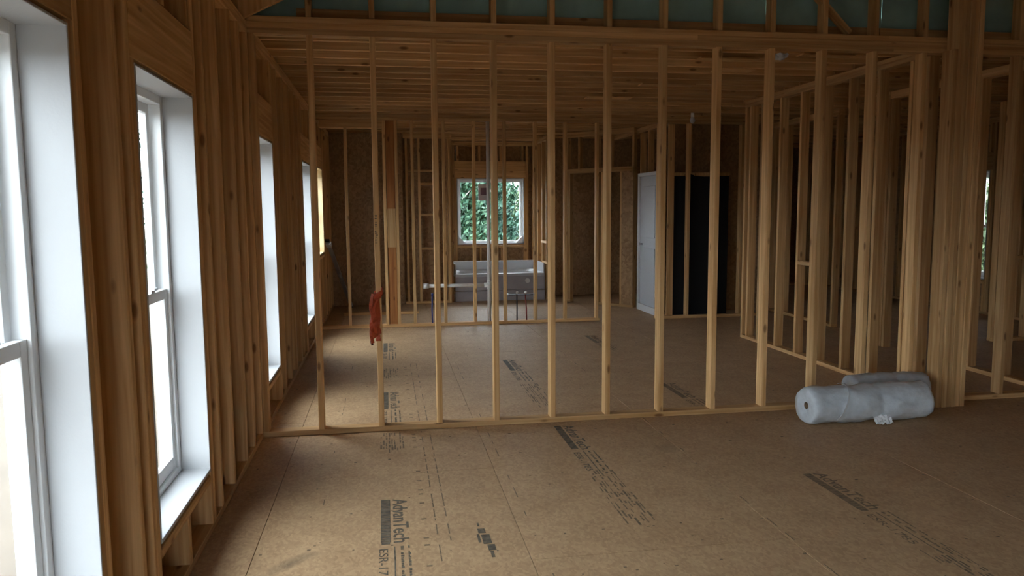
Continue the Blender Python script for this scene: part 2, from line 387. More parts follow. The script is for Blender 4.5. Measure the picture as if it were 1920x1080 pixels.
while x < XR - .01:
    x2 = min(x + 1.2192, XR)
    if x < RIDGE < x2: x2 = RIDGE
    v = [(a, yy, zz) for yy in (D4 + .07, D4 + .082) for (a, zz) in ((x + .002, PT - .02), (x2 - .002, PT - .02), (x2 - .002, roof_z(x2) + .204), (x + .002, roof_z(x) + .204))]
    mesh_obj('sheathing_panel', v, [(0, 1, 2, 3), (7, 6, 5, 4), (0, 4, 5, 1), (1, 5, 6, 2), (2, 6, 7, 3), (3, 7, 4, 0)], TEAL, gab)
    x = x2
post = empty('support_post', 'thick built-up post of five planks standing at the partition, rising to the ridge', 'post', (4.165, 5.115, 0))
for k in range(5): bar(post, 'ply', k * .0395, k * .0395 + T, (.0, .007, .002, .009, .004)[k], .14 + (.0, .004, -.003, .003, .0)[k], 0, roof_z(4.2) - .06, PINE)
bar(post, 'shim', -.042, -.003, .01, .13, 0, PL, PINE)

# ------------------------------------------------------------------ vaulted roof over the near room
roof = empty('roof', 'vaulted rafter roof over the near room', loc=(0, 0, 0), kind='structure')
def slope_bar(name, xa, xb, y0, y1, off, th, mat):
    za, zb = roof_z(xa) + off, roof_z(xb) + off
    v = [(xa, y0, za), (xb, y0, zb), (xb, y0, zb + th), (xa, y0, za + th), (xa, y1, za), (xb, y1, zb), (xb, y1, zb + th), (xa, y1, za + th)]
    return mesh_obj(name, v, [(0, 1, 2, 3), (7, 6, 5, 4), (0, 4, 5, 1), (1, 5, 6, 2), (2, 6, 7, 3), (3, 7, 4, 0)], mat, roof)
y = 5.21
while y > YF:
    for (xa, xb) in ((XL - .14, RIDGE - .04), (RIDGE + .04, XR + .14)): slope_bar('rafter', xa, xb, y - T, y, 0.0, .20, PINE)
    y -= .61
bar(roof, 'ridge_beam', RIDGE - .04, RIDGE + .04, YF, 5.26, 4.85, 5.26, PINE)
yy = YF - .3
while yy < 5.46:
    ye = min(yy + 1.2192, 5.47)
    slope_bar('deck_panel', XL - .6, RIDGE, yy + .001, ye - .001, .205, .02, OSB); slope_bar('deck_panel', RIDGE, XR + .6, yy + .001, ye - .001, .205, .02, OSB)
    yy = ye
x = XL - .15
while x < XR + .15:
    x2 = min(x + 1.2192, XR + .15)
    if x < RIDGE < x2: x2 = RIDGE
    v = [(a, q, zz) for q in (YF - .155, YF - .143) for (a, zz) in ((x, PT), (x2, PT), (x2, roof_z(x2) + .2), (x, roof_z(x) + .2))]
    mesh_obj('gable_panel', v, [(0, 1, 2, 3), (7, 6, 5, 4), (0, 4, 5, 1), (1, 5, 6, 2), (2, 6, 7, 3), (3, 7, 4, 0)], OSB, roof)
    x = x2

# ------------------------------------------------------------------ flat joist ceiling beyond the partition
ceil = empty('ceiling', 'rows of bare ceiling joists beyond the partition', kind='structure')
y = 5.50; k = 0
while y < YB:
    jog = random.uniform(-.012, .012)
    bar(ceil, 'joist', XL - .13, 4.16, y + jog, y + jog + T, PT, PT + .185, PINE)
    bar(ceil, 'joist', 4.19, XR + .13, y + jog * .5 + .02, y + jog * .5 + .02 + T, PT, PT + .185, PINE)
    y += .305; k += 1
for (a, b) in ((XL - .15, 1.6), (1.6, 4.17), (4.17, 6.4), (6.4, XR + .15)):
    yy = 5.446
    while yy < YB + .1:
        ye = min(yy + 2.4384, YB + .152); bar(ceil, 'deck_panel', a + .001, b - .001, yy, ye - .002, PT + .186, PT + .204, OSB, .001); yy = ye
# a few dark off-cuts lying across the joists
for (xa, ya, w, d) in ((2.55, 6.0, .5, .13), (2.9, 6.45, .35, .16), (2.5, 7.3, .55, .14), (2.2, 8.2, .5, .18), (3.3, 5.75, .45, .12)):
    bar(ceil, 'blocking', xa, xa + w, ya, ya + d, PT - .012, PT + .0, PINE, .002)

pr = empty('porch_roof', 'porch roof outside the hall window', kind='structure', loc=(XR + .15, 8.2, 0))  # roof out of view, added to keep sky light off the hall floor
for k in range(3): bar(pr, 'roof_panel', 0, 2.4, k * 1.22, k * 1.22 + 1.218, 2.56, 2.58, OSB, .001)
for k in range(5): bar(pr, 'rafter', 0, 2.4, k * .9, k * .9 + T, 2.46, 2.56, PINE)
for yp in (.05, 3.5): bar(pr, 'post', 2.26, 2.36, yp, yp + .1, -.75, 2.46, PINE)

# ------------------------------------------------------------------ second stud wall
Y2 = 10.05
w2 = empty('wall_middle', 'second bare stud wall in front of the bathroom, with pipes between its studs', loc=(0, Y2, 0), kind='structure')
for (a, b) in ((XL, 2.86), (3.68, 5.2)): bar(w2, 'bottom_plate', a, b, 0, D4, 0, T)
for (a, b) in ((XL, 2.2), (2.2, 5.2)): bar(w2, 'top_plate', a, b - .001, 0, D4, PL, PL + T)
for (a, b) in ((XL, 1.4), (1.4, 5.2)): bar(w2, 'top_plate', a, b - .001, 0, D4, PL + T, PT)
for c in (-.487, -.005, .15, .355, .76, 1.155, 1.562, 1.975, 2.386, 2.826, 3.70, 4.125, 4.55, 4.9):
    bar(w2, 'stud', c - T / 2, c + T / 2, 0, D4, T, PL)
bar(w2, 'stud', .018, .128, .02, .058, T, PL, ORANGE_BOARD)
bar(w2, 'blocking', .018, .128, -.004, .018, 1.05, 1.55)
bar(w2, 'header', XL + .05, -.02, -.002, D4, PL - .10, PL - .002); 
bar(w2, 'cripple', -.50, -.462, .0, D4, PL - .10, PL, PINE)

# ------------------------------------------------------------------ side wall with the passage to the hall
w3 = empty('wall_right_partition', 'open stud wall running back from the tall post to the hall opening', loc=(4.13, Y1 + D4, 0), kind='structure')
Lw3 = 8.43 - (Y1 + D4)
bar(w3, 'bottom_plate', 0, D4, 0, Lw3, 0, T); bar(w3, 'top_plate', 0, D4, 0, Lw3, PL, PL + T); bar(w3, 'top_plate', 0, D4, 0, Lw3, PL + T, PT)
for s in [Lw3 - T, Lw3 - T - .12, Lw3 - .42] + [Lw3 - .42 - SP * k for k in range(1, 7)] + [.02]:
    if s >= 0: bar(w3, 'stud', 0, D4, s, s + T, T, PL)
bar(w3, 'blocking', .0, D4, Lw3 - .42 - 3 * SP + T, Lw3 - .42 - 2 * SP, .95, .99, PINE)

# ------------------------------------------------------------------ hall framing beyond the post
w4 = empty('wall_hall', 'bare stud wall in the hall with a rail of blocking between its studs', loc=(5.35, 7.55, 0), kind='structure')
LH = XR - 5.35
bar(w4, 'bottom_plate', 1.40, LH, 0, D4, 0, T); bar(w4, 'top_plate', 0, LH, 0, D4, PL, PL + T); bar(w4, 'top_plate', 0, LH, 0, D4, PL + T, PT)
for s in [.0, 1.40, 1.50] + [1.40 + SP * k for k in range(1, 4)] + [LH - T]: bar(w4, 'stud', s, s + T, 0, D4, T if s > .5 else 0, PL)
for k in range(3): bar(w4, 'blocking', 1.44 + SP * k + (.1 if k == 0 else 0), 1.40 + SP * (k + 1), .02, .06, .93, .97, PINE)
w5 = empty('wall_corridor', 'bare stud wall farther along the hall, parallel to the passage wall', loc=(5.6, 8.9, 0), kind='structure')
bar(w5, 'bottom_plate', 0, D4, 0, 4.9, 0, T); bar(w5, 'top_plate', 0, D4, 0, 4.9, PL, PT)
for k in range(12): bar(w5, 'stud', 0, D4, k * SP, k * SP + T, T, PL)
w5b = empty('wall_kitchen', 'stud wall between the hall and the far exterior wall', loc=(5.35, 5.45, 0), kind='structure')
bar(w5b, 'bottom_plate', 0, D4, 0, 1.2, 0, T); bar(w5b, 'top_plate', 0, D4, 0, 2.1, PL, PT)
for k in range(4): bar(w5b, 'stud', 0, D4, k * SP, k * SP + T, T, PL)
bar(w5b, 'stud', 0, D4, 2.05, 2.05 + T, 0, PL)

# ------------------------------------------------------------------ bathroom and closets behind the second wall
w6 = empty('wall_closet', 'dark strand board back of the closet beside the bathroom', loc=(0, 12.5, 0), kind='structure')
bar(w6, 'bottom_plate', XL, .28, 0, D4, 0, T); bar(w6, 'top_plate', XL, .28, 0, D4, PL, PT)
for c in (-.83, -.45, -.05, .25): bar(w6, 'stud', c - T / 2, c + T / 2, 0, D4, T, PL, PINE)
for (a, b) in ((XL, -.3), (-.3, .28)): bar(w6, 'sheathing_panel', a, b - .002, -.012, 0, 0, PT, OSB, .001)
w6p = empty('closet_post', 'single pale stud standing behind the second wall, lit by the cream window', 'post', (-.543, 11.3, 0))
bar(w6p, 'stud', -T / 2, T / 2, 0, D4, T, PT); bar(w6p, 'bottom_plate', -.10, 1.0, 0, D4, 0, T)
bar(w6p, 'top_plate', -.31, 1.0, 0, D4, PT - T, PT - .001)
w7 = empty('wall_shower', 'stud wall beside the tub alcove with ladder blocking', loc=(0, 12.52, 0), kind='structure')
bar(w7, 'bottom_plate', .30, 1.05, 0, D4, 0, T); bar(w7, 'top_plate', .30, 1.05, 0, D4, PL, PT)
for c in (.345, .545, .80, 1.03): bar(w7, 'stud', c - T / 2, c + T / 2, 0, D4, T, PL)
for z in (2.14, 1.93, 1.43, .88): bar(w7, 'blocking', .565, .78, 0, D4, z, z + T)
bar(w7, 'blocking', .365, .525, 0, D4, 2.14, 2.14 + T)
bar(w7, 'sheathing_panel', .29, 1.0, D4 + .1, D4 + .112, 0, PT, OSB, .001)
for nm, lab, xx in (('wall_alcove', 'stud side wall of the tub alcove next to the ladder blocking', 1.0), ('wall_alcove_far', 'stud side wall of the tub alcove next to the angled closet wall', 2.66)):
    w = empty(nm, lab, loc=(xx, 12.62, 0), kind='structure')
    bar(w, 'bottom_plate', 0, D4, 0, YB - 12.62, 0, T); bar(w, 'top_plate', 0, D4, 0, YB - 12.62, PL, PT)
    for s in (0, .35, .75, YB - 12.62 - T): bar(w, 'stud', 0, D4, s, s + T, T, PL)
    s0 = -.055 if xx < 2 else -.02
    bar(w, 'ledge', s0, s0 + .14, -.09, .36, .955, .993); bar(w, 'ledge', 0, .089, -.05, .34, .60, .638)
# angled closet wall
A, B = Vector((2.92, 12.30, 0)), Vector((3.74, 11.28, 0)); LD = (B - A).length
w8 = empty('wall_angled', 'angled closet wall with two dark door openings and headers', loc=A, rz=math.atan2(B.y - A.y, B.x - A.x), kind='structure')
bar(w8, 'top_plate', 0, LD, 0, D4, PL, PT); bar(w8, 'header', 0, LD, 0, D4, 2.10, 2.17)
for s in (0, .05, .60, .70, 1.06, 1.18, LD - T): bar(w8, 'stud', s, s + T, 0, D4, T, PL if s in (0, .60, LD - T) else 2.10)
for s in (.25, .85): bar(w8, 'cripple', s, s + T, 0, D4, 2.17, PL)
bar(w8, 'bottom_plate', .60, LD, 0, D4, 0, T); bar(w8, 'bottom_plate', 0, .09, 0, D4, 0, T)
bar(w8, 'sheathing_panel', 1.10, LD, -.012, 0, T, 2.10, OSB, .001)
w9 = empty('wall_closet_back', 'strand board back of the closet behind the angled wall', loc=(2.76, 13.2, 0), kind='structure')
bar(w9, 'sheathing_panel', 0, 1.2, 0, .012, 0, PT, OSB, .001); bar(w9, 'sheathing_panel', 1.2, 2.4, 0, .012, 0, PT, OSB, .001)
for k in range(6): bar(w9, 'stud', k * SP, k * SP + T, .012, .10, 0, PT, PINE)
w10 = empty('wall_closet_side', 'stud and board wall standing behind the white door', loc=(3.86, 10.15, 0), kind='structure')
bar(w10, 'bottom_plate', 0, D4, 0, 1.2, 0, T); bar(w10, 'top_plate', 0, D4, 0, 3.0, PL, PT)
for s in (.0, SP, 2 * SP, 1.16): bar(w10, 'stud', 0, D4, s, s + T, T, PL)
w11 = empty('wall_store', 'board wall behind the black sheet', loc=(3.95, 10.62, 0), kind='structure')
for (a, b) in ((0, .62), (.62, 1.24), (1.24, 1.62)): bar(w11, 'sheathing_panel', a, b - .002, .09, .102, 0, PT, OSB, .001)
for k in range(4): bar(w11, 'stud', k * SP, k * SP + T, 0, D4, 0, PT, PINE)

# white door standing in its frame
d1 = empty('door_1', 'pale grey white door in a white frame beside the angled closet', loc=(3.79, 10.30, 0), kind='structure')
ring_d = boxes('door_frame', [(-.03, .05, 0, .05, 0, 2.05), (-.03, .05, .80, .85, 0, 2.05), (-.03, .05, .05, .80, 2.0, 2.05), (-.03, .05, .05, .80, 0, .10)], DOORT, d1, .004)
slab = boxes('door_leaf', [(0, .035, .05, .80, .10, 2.0)], DOORW, d1, .003)
for (z0, z1) in ((.25, .95), (1.1, 1.85)):
    boxes('door_panel', [(-.008, .004, .16, .69, z0, z1)], DOORW, slab, .004)
tube('door_handle', [(-.002, .70, 1.0), (-.03, .70, 1.0), (-.045, .70, 1.0)], [.012, .012, .022], METAL, slab)
# black sheet
bs = empty('felt_sheet', 'black sheet of building felt hung behind the studs beside the white door', 'sheet', (3.93, 10.20, 0))
V, Fc = [], []; nx, nz_ = 16, 20
for side in (0, .004):
    for j in range(nz_ + 1):
        for i in range(nx + 1):
            V.append((i * .85 / nx, side + .012 * math.sin(i * .9) + .01 * noise.noise((i * .3, j * .3, 2)), .0 + j * 1.985 / nz_ + (.02 * math.sin(i * .5) if j == nz_ else 0)))
N = (nx + 1) * (nz_ + 1)
for j in range(nz_):
    for i in range(nx):
        a = j * (nx + 1) + i; Fc += [(a, a + 1, a + nx + 2, a + nx + 1), (N + a, N + a + nx + 1, N + a + nx + 2, N + a + 1)]
mesh_obj('sheet_body', V, Fc, BLACK, bs, smooth=True)
boxes('batten', [(0, .85, -.012, .03, 1.975, 2.02)], PINE, bs, .002)

# ------------------------------------------------------------------ bathtub
tub = empty('bathtub', 'white bathtub with grey apron standing under the square window', 'bathtub', (1.12, 12.66, 0))
TW, TD, TH = 1.52, .92, .455
def rrect(x0, x1, y0, y1, r, z, n=6):
    out = []
    for (cx, cy, a0) in ((x1 - r, y1 - r, 0), (x0 + r, y1 - r, 90), (x0 + r, y0 + r, 180), (x1 - r, y0 + r, 270)):
        for k in range(n + 1):
            a = math.radians(a0 + 90 * k / n); out.append((cx + r * math.cos(a), cy + r * math.sin(a), z))
    return out
loops = [rrect(0, TW, 0, TD, .02, TH - .05), rrect(0, TW, 0, TD, .02, TH), rrect(.06, TW - .06, .06, TD - .06, .16, TH + .004), rrect(.08, TW - .08, .08, TD - .08, .18, TH - .03), rrect(.16, TW - .16, .14, TD - .14, .16, .16), rrect(.22, TW - .22, .2, TD - .2, .12, .10)]
V = [p for l in loops for p in l]; n = len(loops[0]); Fc = []
for i in range(len(loops) - 1):
    for k in range(n): Fc.append((i * n + k, i * n + (k + 1) % n, (i + 1) * n + (k + 1) % n, (i + 1) * n + k))
Fc.append(tuple(range((len(loops) - 1) * n, len(loops) * n)))
mesh_obj('basin', V, Fc, TUBM, tub, smooth=False)
boxes('flange', [(0, TW, TD - .012, TD + .03, TH - .02, .61), (0, .02, .05, TD, TH - .02, .62), (TW - .02, TW, .02, TD, TH - .02, .62)], TUBM, tub, .004)
ap = boxes('apron', [(0, TW, -.012, .012, 0, .170), (0, TW, -.012, .012, .178, TH - .045)], APRON, tub, .003)
def disc(name, c, r, th, mat, par):
    V = [(c[0] + r * math.cos(a * math.pi / 8), c[1], c[2] + r * math.sin(a * math.pi / 8)) for a in range(16)]
    V += [(v[0], v[1] - th, v[2]) for v in V]
    return mesh_obj(name, V, [tuple(range(16)), tuple(range(31, 15, -1))] + [(k, 16 + k, 16 + (k + 1) % 16, (k + 1) % 16) for k in range(16)], mat, par)
disc('drain_cap', (1.22, -.012, .33), .04, .02, PVC, tub)

# ------------------------------------------------------------------ pipes in the second wall
def pipe(name, label, pts, r, mat, fittings=(), cat='pipe', fmat=None):
    o = empty(name, label, cat, tuple(pts[0])); b0 = Vector(pts[0])
    tube('pipe_run', [Vector(p) - b0 for p in pts], r, mat, o, 12)
    for (p, q, rr) in fittings: tube('fitting', [Vector(p) - b0, Vector(q) - b0], rr, fmat or mat, o, 12)
    return o
YP = Y2 + .045
dp = pipe('drain_pipe', 'white drain pipe run through the studs with an upright vent riser', [(.50, YP, .53), (1.31, YP, .525)], .024, PVC, [((.47, YP, .53), (.54, YP, .53), .034), ((.50, YP, .53), (.50, YP - .06, .53), .03), ((1.28, YP, .525), (1.36, YP, .525), .033)])
tube('vent_riser', [(1.345 - .5, 0, -.53), (1.345 - .5, 0, PL - .53 - .001)], .024, PVC, dp, 12); tube('fitting', [(1.345 - .5, 0, -.06), (1.345 - .5, 0, .05)], .032, PVC, dp, 12)
pipe('blue_supply_pipe', 'thin blue water pipe standing up from the floor under the drain end', [(.585, YP, 0), (.578, YP, .2), (.585, YP, .42)], .009, BLUEP, [((.585, YP, .40), (.585, YP, .43), .014)])
pipe('black_supply_pipe', 'thin black water pipe with a white cap standing up from the plate', [(1.72, YP, 0), (1.722, YP, .2), (1.72, YP, .42)], .009, BLACKP, [((1.72, YP, .41), (1.72, YP - .05, .425), .017)], fmat=PVC)
pipe('red_supply_pipe', 'thin red water pipe with a white cap beside the black one', [(1.855, YP, 0), (1.85, YP, .2), (1.835, YP, .42)], .009, REDP, [((1.835, YP, .41), (1.835, YP - .05, .425), .017)], fmat=PVC)
pipe('closet_supply_pipe', 'short blue pipe stub on the closet floor by the lit post', [(-.22, 11.15, 0), (-.22, 11.15, .22)], .010, BLUEP, [((-.22, 11.15, .19), (-.22, 11.15, .23), .015)])
sb = empty('stub_bracket', 'thin dark bracket bar holding the two capped water pipes', 'bracket', (1.57, YP - .02, .38)); boxes('strap_bar', [(0, .40, 0, .02, 0, .012)], BLACKP, sb, .001)
boxes('screw_tab', [(0, .03, -.012, .02, -.01, .022)], METAL, sb); boxes('screw_tab', [(.37, .40, -.012, .02, -.01, .022)], METAL, sb)

# ------------------------------------------------------------------ leaning bar, orange strap, plastic rolls
lv = empty('spirit_level', 'long silvery bar leaning against the wall by the cream window', 'level', (-.56, 12.1, 0))
a, b = Vector((0, 0, .03)), Vector((-.255, -1.05, 1.10))
bar_pts(lv, 'level_body', a, b, .055, .024, STEEL, ease=.002)
dv = b - a
bar_pts(lv, 'end_cap', a, a + dv * .02, .06, .03, BLACKP); bar_pts(lv, 'end_cap', b, b + dv * .02, .06, .03, BLACKP)
bar_pts(lv, 'vial', a + dv * .48, a + dv * .53, .03, .03, FILM); bar_pts(lv, 'grip', a + dv * .93, a + dv * .98, .075, .05, FILM)

def ribbon(name, pts, wdir, wid, th, mat, par):
    V, Fc = [], []; pts = [Vector(p) for p in pts]
    for i, p in enumerate(pts):
        t = (pts[min(i + 1, len(pts) - 1)] - pts[max(i - 1, 0)]).normalized(); wd = Vector(wdir(i) if callable(wdir) else wdir); wd = (wd - t * wd.dot(t)).normalized(); n = t.cross(wd)
        ww = wid(i) if callable(wid) else wid
        V += [p + wd * ww / 2 + n * th / 2, p - wd * ww / 2 + n * th / 2, p - wd * ww / 2 - n * th / 2, p + wd * ww / 2 - n * th / 2]
    for i in range(len(pts) - 1):
        for k in range(4): Fc.append((i * 4 + k, i * 4 + (k + 1) % 4, (i + 1) * 4 + (k + 1) % 4, (i + 1) * 4 + k))
    Fc += [(3, 2, 1, 0), tuple(range(len(pts) * 4 - 4, len(pts) * 4))]
    return mesh_obj(name, V, Fc, mat, par)
sx = pstuds[1]
st = empty('orange_strap', 'orange strap knotted round a partition stud with its tail hanging down', 'strap', (sx, Y1, .62))
hz = .33
ribbon('loop', [(-.012, -.01, hz - .03), (.02, -.012, hz), (.046, -.010, hz + .03), (.048, .05, hz + .04), (.044, .098, hz + .03), (.0, .10, hz + .01), (-.012, .05, hz - .01), (-.012, -.01, hz - .03)], (0, 0, 1), .035, .004, ORANGE, st)
def tail(x0, y0, seed, ln, wid, nm='tail', mat=ORANGE):
    rnd = random.Random(seed); pts = []; n = 16
    for k in range(n + 1):
        u = k / n; pts.append((x0 + .012 * math.sin(u * 5 + seed) - .018 * math.sin(u * math.pi), y0 - .010 - .012 * math.sin(u * 7 + seed * 2), hz + .02 - u * ln))
    return ribbon(nm, pts, lambda i: (math.cos(.4 * math.sin(i * .6 + seed)), .8 * math.sin(i * .45 + seed), 0), lambda i: wid * (.75 + .25 * math.sin(i * .5 + seed)), .005, mat, st)
tail(.000, -.004, 1.0, .30, .05); tail(.012, -.018, 2.3, .28, .045); tail(-.008, -.022, 4.1, .27, .04); tail(.02, -.006, 5.2, .33, .04); tail(-.016, -.010, .3, .34, .025)
tube('knot', [(-.02, -.012, hz - .02), (.0, -.03, hz), (.02, -.02, hz + .015), (.04, -.015, hz + .03)], [.014, .018, .016, .010], ORANGE, st, 10)
tube('tail_tip', [(-.030, -.014, -.006), (-.036, -.014, .018), (-.034, -.014, .05)], [.008, .010, .007], DARKRED, st, 8)

def roll(name, label, base, rz, L, R, mat, seed, core=True, flap=True):
    o = empty(name, label, 'roll', base, rz); rnd = random.Random(seed); ns, nl = 48, 56
    V, Fc = [], []
    for i in range(nl + 1):
        u = i / nl; x = -L / 2 + u * L
        for k in range(ns):
            a = k * 2 * math.pi / ns
            e = min(u, 1 - u); rr = R * (1 - .10 * max(0, 1 - e / .03) ** 2)
            w = noise.noise((x * 5 + seed, math.cos(a) * 1.2, math.sin(a) * 1.2)) * .013 + noise.noise((x * 16 + a * 1.5, math.cos(a) * 4, math.sin(a) * 4 + seed)) * .008
            pinch = -.014 * math.exp(-((u - .58) / .035) ** 2) * (1 - .5 * math.sin(a))
            rr += w + pinch
            V.append((x, rr * math.cos(a), max(.0, R + rr * math.sin(a) * (1.0 if math.sin(a) > 0 else .97))))
    for i in range(nl):
        for k in range(ns): Fc.append((i * ns + k, (i + 1) * ns + k, (i + 1) * ns + (k + 1) % ns, i * ns + (k + 1) % ns))
    # dished ends with the hole of the tube
    hole = .026
    for end, xs in ((0, -1), (nl, 1)):
        base_i = len(V)
        for ri, (fr, dx) in enumerate(((.6, .0), (hole / R, -.012))):
            for k in range(ns):
                a = k * 2 * math.pi / ns; jig = .004 * noise.noise((a * 3, ri, seed))
                V.append((xs * (L / 2 + dx * 1 + jig), R * fr * math.cos(a), R + R * fr * math.sin(a)))
        for k in range(ns):
            k2 = (k + 1) % ns; e0, e1 = end * ns + k, end * ns + k2; r0, r1 = base_i + k, base_i + k2; h0, h1 = base_i + ns + k, base_i + ns + k2
            if xs < 0: Fc += [(e0, e1, r1, r0), (r0, r1, h1, h0)]
            else: Fc += [(e1, e0, r0, r1), (r1, r0, h0, h1)]
    mesh_obj('wrapping', V, Fc, mat, o, smooth=True)
    tube('core_tube', [(-L / 2 + .014, 0, R), (L / 2 - .014, 0, R)], hole + .004, CARD, o, 20, caps=False)
    for (u, tilt) in ((.24, .12),):
        pts = []
        for k in range(25):
            a = math.radians(-75 + 150 * k / 24) + math.pi / 2 + .9
            pts.append((-L / 2 + u * L + tilt * math.sin(a) * .6, (R + .012) * math.cos(a), R + (R + .012) * math.sin(a)))
        if flap: ribbon('film_fold', pts, (1, 0, 0), .012, .003, FILM, o)
    if flap:
        V, Fc = [], []; m = 14
        for j in range(m + 1):
            for i in range(m + 1):
                u, v = i / m, j / m
                V.append((.0 + u * .13, -R * .55 - v * .075 - .012 * noise.noise((u * 5, v * 5, 3)), max(.002, .075 * (1 - v) ** 1.3 + .025 * noise.noise((u * 7, v * 4, 9)) + .012)))
        for j in range(m):
            for i in range(m): Fc.append((j * (m + 1) + i, j * (m + 1) + i + 1, (j + 1) * (m + 1) + i + 1, (j + 1) * (m + 1) + i))
        fl = mesh_obj('loose_film', V, Fc, FILMW, o); md = fl.modifiers.new('thick', 'SOLIDIFY'); md.thickness = .002
    return o
roll('plastic_roll', 'thick grey plastic wrapped roll lying on the floor in front of the partition', (3.37, 4.905, 0), math.radians(1), .94, .133, ROLLM, 3.0)
roll('plastic_roll', 'smaller dull grey roll lying behind the thick one against the partition plate', (3.72, 5.158, .067), math.radians(0), .62, .106, ROLLB, 8.0, flap=False)

# bulb hanging under the joists
bl = empty('light_bulb', 'small pale bulb in a holder under the ceiling joists', 'bulb', (3.95, 9.55, PT - .13))
tube('globe', [(0, 0, 0), (0, 0, .008), (0, 0, .025), (0, 0, .045), (0, 0, .065), (0, 0, .085)], [.006, .02, .032, .034, .026, .016], FILM, bl, 14); tube('holder', [(0, 0, .08), (0, 0, .135)], .022, PVC, bl, 12)
# crumpled plastic wedged between the joists
cp = empty('plastic_scrap', 'crumpled pale plastic scrap stuck among the ceiling joists', 'scrap', (3.15, 5.85, PT - .01))
bm = bmesh.new(); bmesh.ops.create_icosphere(bm, subdivisions=3, radius=.06)
for v in bm.verts: v.co = v.co * (1 + .6 * noise.noise(v.co * 35)); v.co.z *= .55
me = bpy.data.meshes.new('crumple'); bm.to_mesh(me); bm.free(); me.materials.append(FILM); link(bpy.data.objects.new('crumple', me), cp)

# ------------------------------------------------------------------ print and fasteners on the floor
def text_mesh(body, size, sx=1.0, bold=0.0):
    cu = bpy.data.curves.new('lettering', 'FONT'); cu.body = body; cu.size = size; cu.extrude = 0.0004; cu.offset = bold; cu.resolution_u = 3
    o = bpy.data.objects.new('lettering', cu); COL.objects.link(o); bpy.context.view_layer.update()
    me = bpy.data.meshes.new_from_object(o.evaluated_get(bpy.context.evaluated_depsgraph_get())); bpy.data.objects.remove(o)
    for v in me.vertices: v.co.x *= sx
    me.materials.clear(); me.materials.append(INK); return me
def fit(me, length, height):
    xs = [v.co.x for v in me.vertices]; ys = [v.co.y for v in me.vertices]
    for v in me.vertices:
        v.co.x = (v.co.x - min(xs)) / (max(xs) - min(xs)) * length; v.co.y = (v.co.y - min(ys)) / (max(ys) - min(ys)) * height
    return me
def faded(me):
    m2 = me.copy(); m2.materials.clear(); m2.materials.append(INKF); return m2
M_LOGO = fit(text_mesh('AdvanTech', .1, bold=.0012), .54, .075); M_ESR = fit(text_mesh('ESR-1785', .06), .34, .040)
M_LOGOF, M_ESRF = faded(M_LOGO), faded(M_ESR)
def lay(me, name, x, y, mat=None):
    o = bpy.data.objects.new(name, me); o.location = (x, y, .0008); o.rotation_euler = (0, 0, -math.pi / 2); return link(o, floor)
def marks(name, lst, mat, par=floor):
    V, Fc = [], []
    for (x0, x1, y0, y1) in lst: box_v(V, Fc, x0, x1, y0, y1, .0001, .0011)
    return mesh_obj(name, V, Fc, mat, par)
rnd = random.Random(4)
def stampblock(x, y, fade=False):
    """one printed block of a panel, read towards -y: the wordmark over a bar, then code and fine lines"""
    lay(M_LOGOF if fade else M_LOGO, 'printed_wordmark', x - .02, y)
    bars = []
    yy = y
    while yy > y - .53:
        l = rnd.uniform(.010, .035); bars.append((x - .075, x - .036, yy - l, yy)); yy -= l + .004
    bars.append((x - .079, x - .075, y - .53, y)); bars.append((x - .036, x - .033, y - .53, y))
    lay(M_ESRF if fade else M_ESR, 'printed_code', x - .085, y - .60)
    bars.append((x - .018, x - .012, y - 1.0, y - .58))
    for (dx, w) in ((.012, .016), (.045, .012)):
        yy = y - .58
        while yy > y - .98:
            l = rnd.uniform(.006, .022)
            if rnd.random() > .25: bars.append((x + dx, x + dx + w * rnd.uniform(.6, 1), yy - l, yy))
            yy -= l + rnd.uniform(.003, .01)
    tag(marks('printed_bar', bars, INKF if fade else INK), None, kind='stuff')
for (x, ys) in ((0.0, (3.985, 6.42, 8.85)), (1.20, (5.17, 7.60)), (2.40, (3.95, 6.30, 8.9))):
    for y in ys: stampblock(x + .02, y, x > 2)
extra = []
for (x, y0, y1) in ((0.0, 5.22, 4.85), (1.20, 4.22, 3.5), (1.2, 6.5, 5.75), (2.4, 2.95, 2.6), (0, 7.4, 7.0)):
    for k in range(9):
        xx = x - .07 + k * .018; yy = y0
        while yy > y1:
            l = rnd.uniform(.01, .09)
            if rnd.random() > .35: extra.append((xx, xx + rnd.uniform(.004, .012), yy - l, yy))
            yy -= l + rnd.uniform(.004, .03)
tag(marks('printed_lines', extra, INKF), None, kind='stuff')
logo2 = [(.40, .435, 3.48, 3.53), (.41, .45, 3.36, 3.46), (.425, .46, 3.29, 3.35), (.39, .402, 3.38, 3.47), (.405, .415, 3.56, 3.60), (.46, .468, 3.275, 3.285), (.43, .445, 3.22, 3.28)]
marks('printed_emblem', logo2, INK)
dots = []
for j in range(45):          # fastener rows over the joists
    yj = -3.9 + j * SP
    for xe_ in range(0, 46):
        if rnd.random() < .55: continue
        xx = -.8 + xe_ * .2 + rnd.uniform(-.02, .02); s = rnd.uniform(.003, .007); yd = yj + rnd.uniform(-.02, .02)
        dots.append((xx - s * 1.3, xx + s * 1.3, yd, yd + rnd.uniform(.006, .014)))
yy = 7.6
while yy > 2.0:              # two dashed edge-fastening lines beside the seam
    l = rnd.uniform(.02, .12)
    for xx in (.205, .262):
        if rnd.random() > .3: dots.append((xx, xx + .006, yy - l, yy))
    if rnd.random() > .5: dots.append((.14, .165, yy, yy + .012))
    yy -= l + rnd.uniform(.005, .06)
for xq in (.66, 1.83, -.36):
    yy = 8.0
    while yy > 1.5:
        l = rnd.uniform(.03, .16)
        if rnd.random() > .55: dots.append((xq, xq + .005, yy - l, yy))
        yy -= l + rnd.uniform(.05, .2)
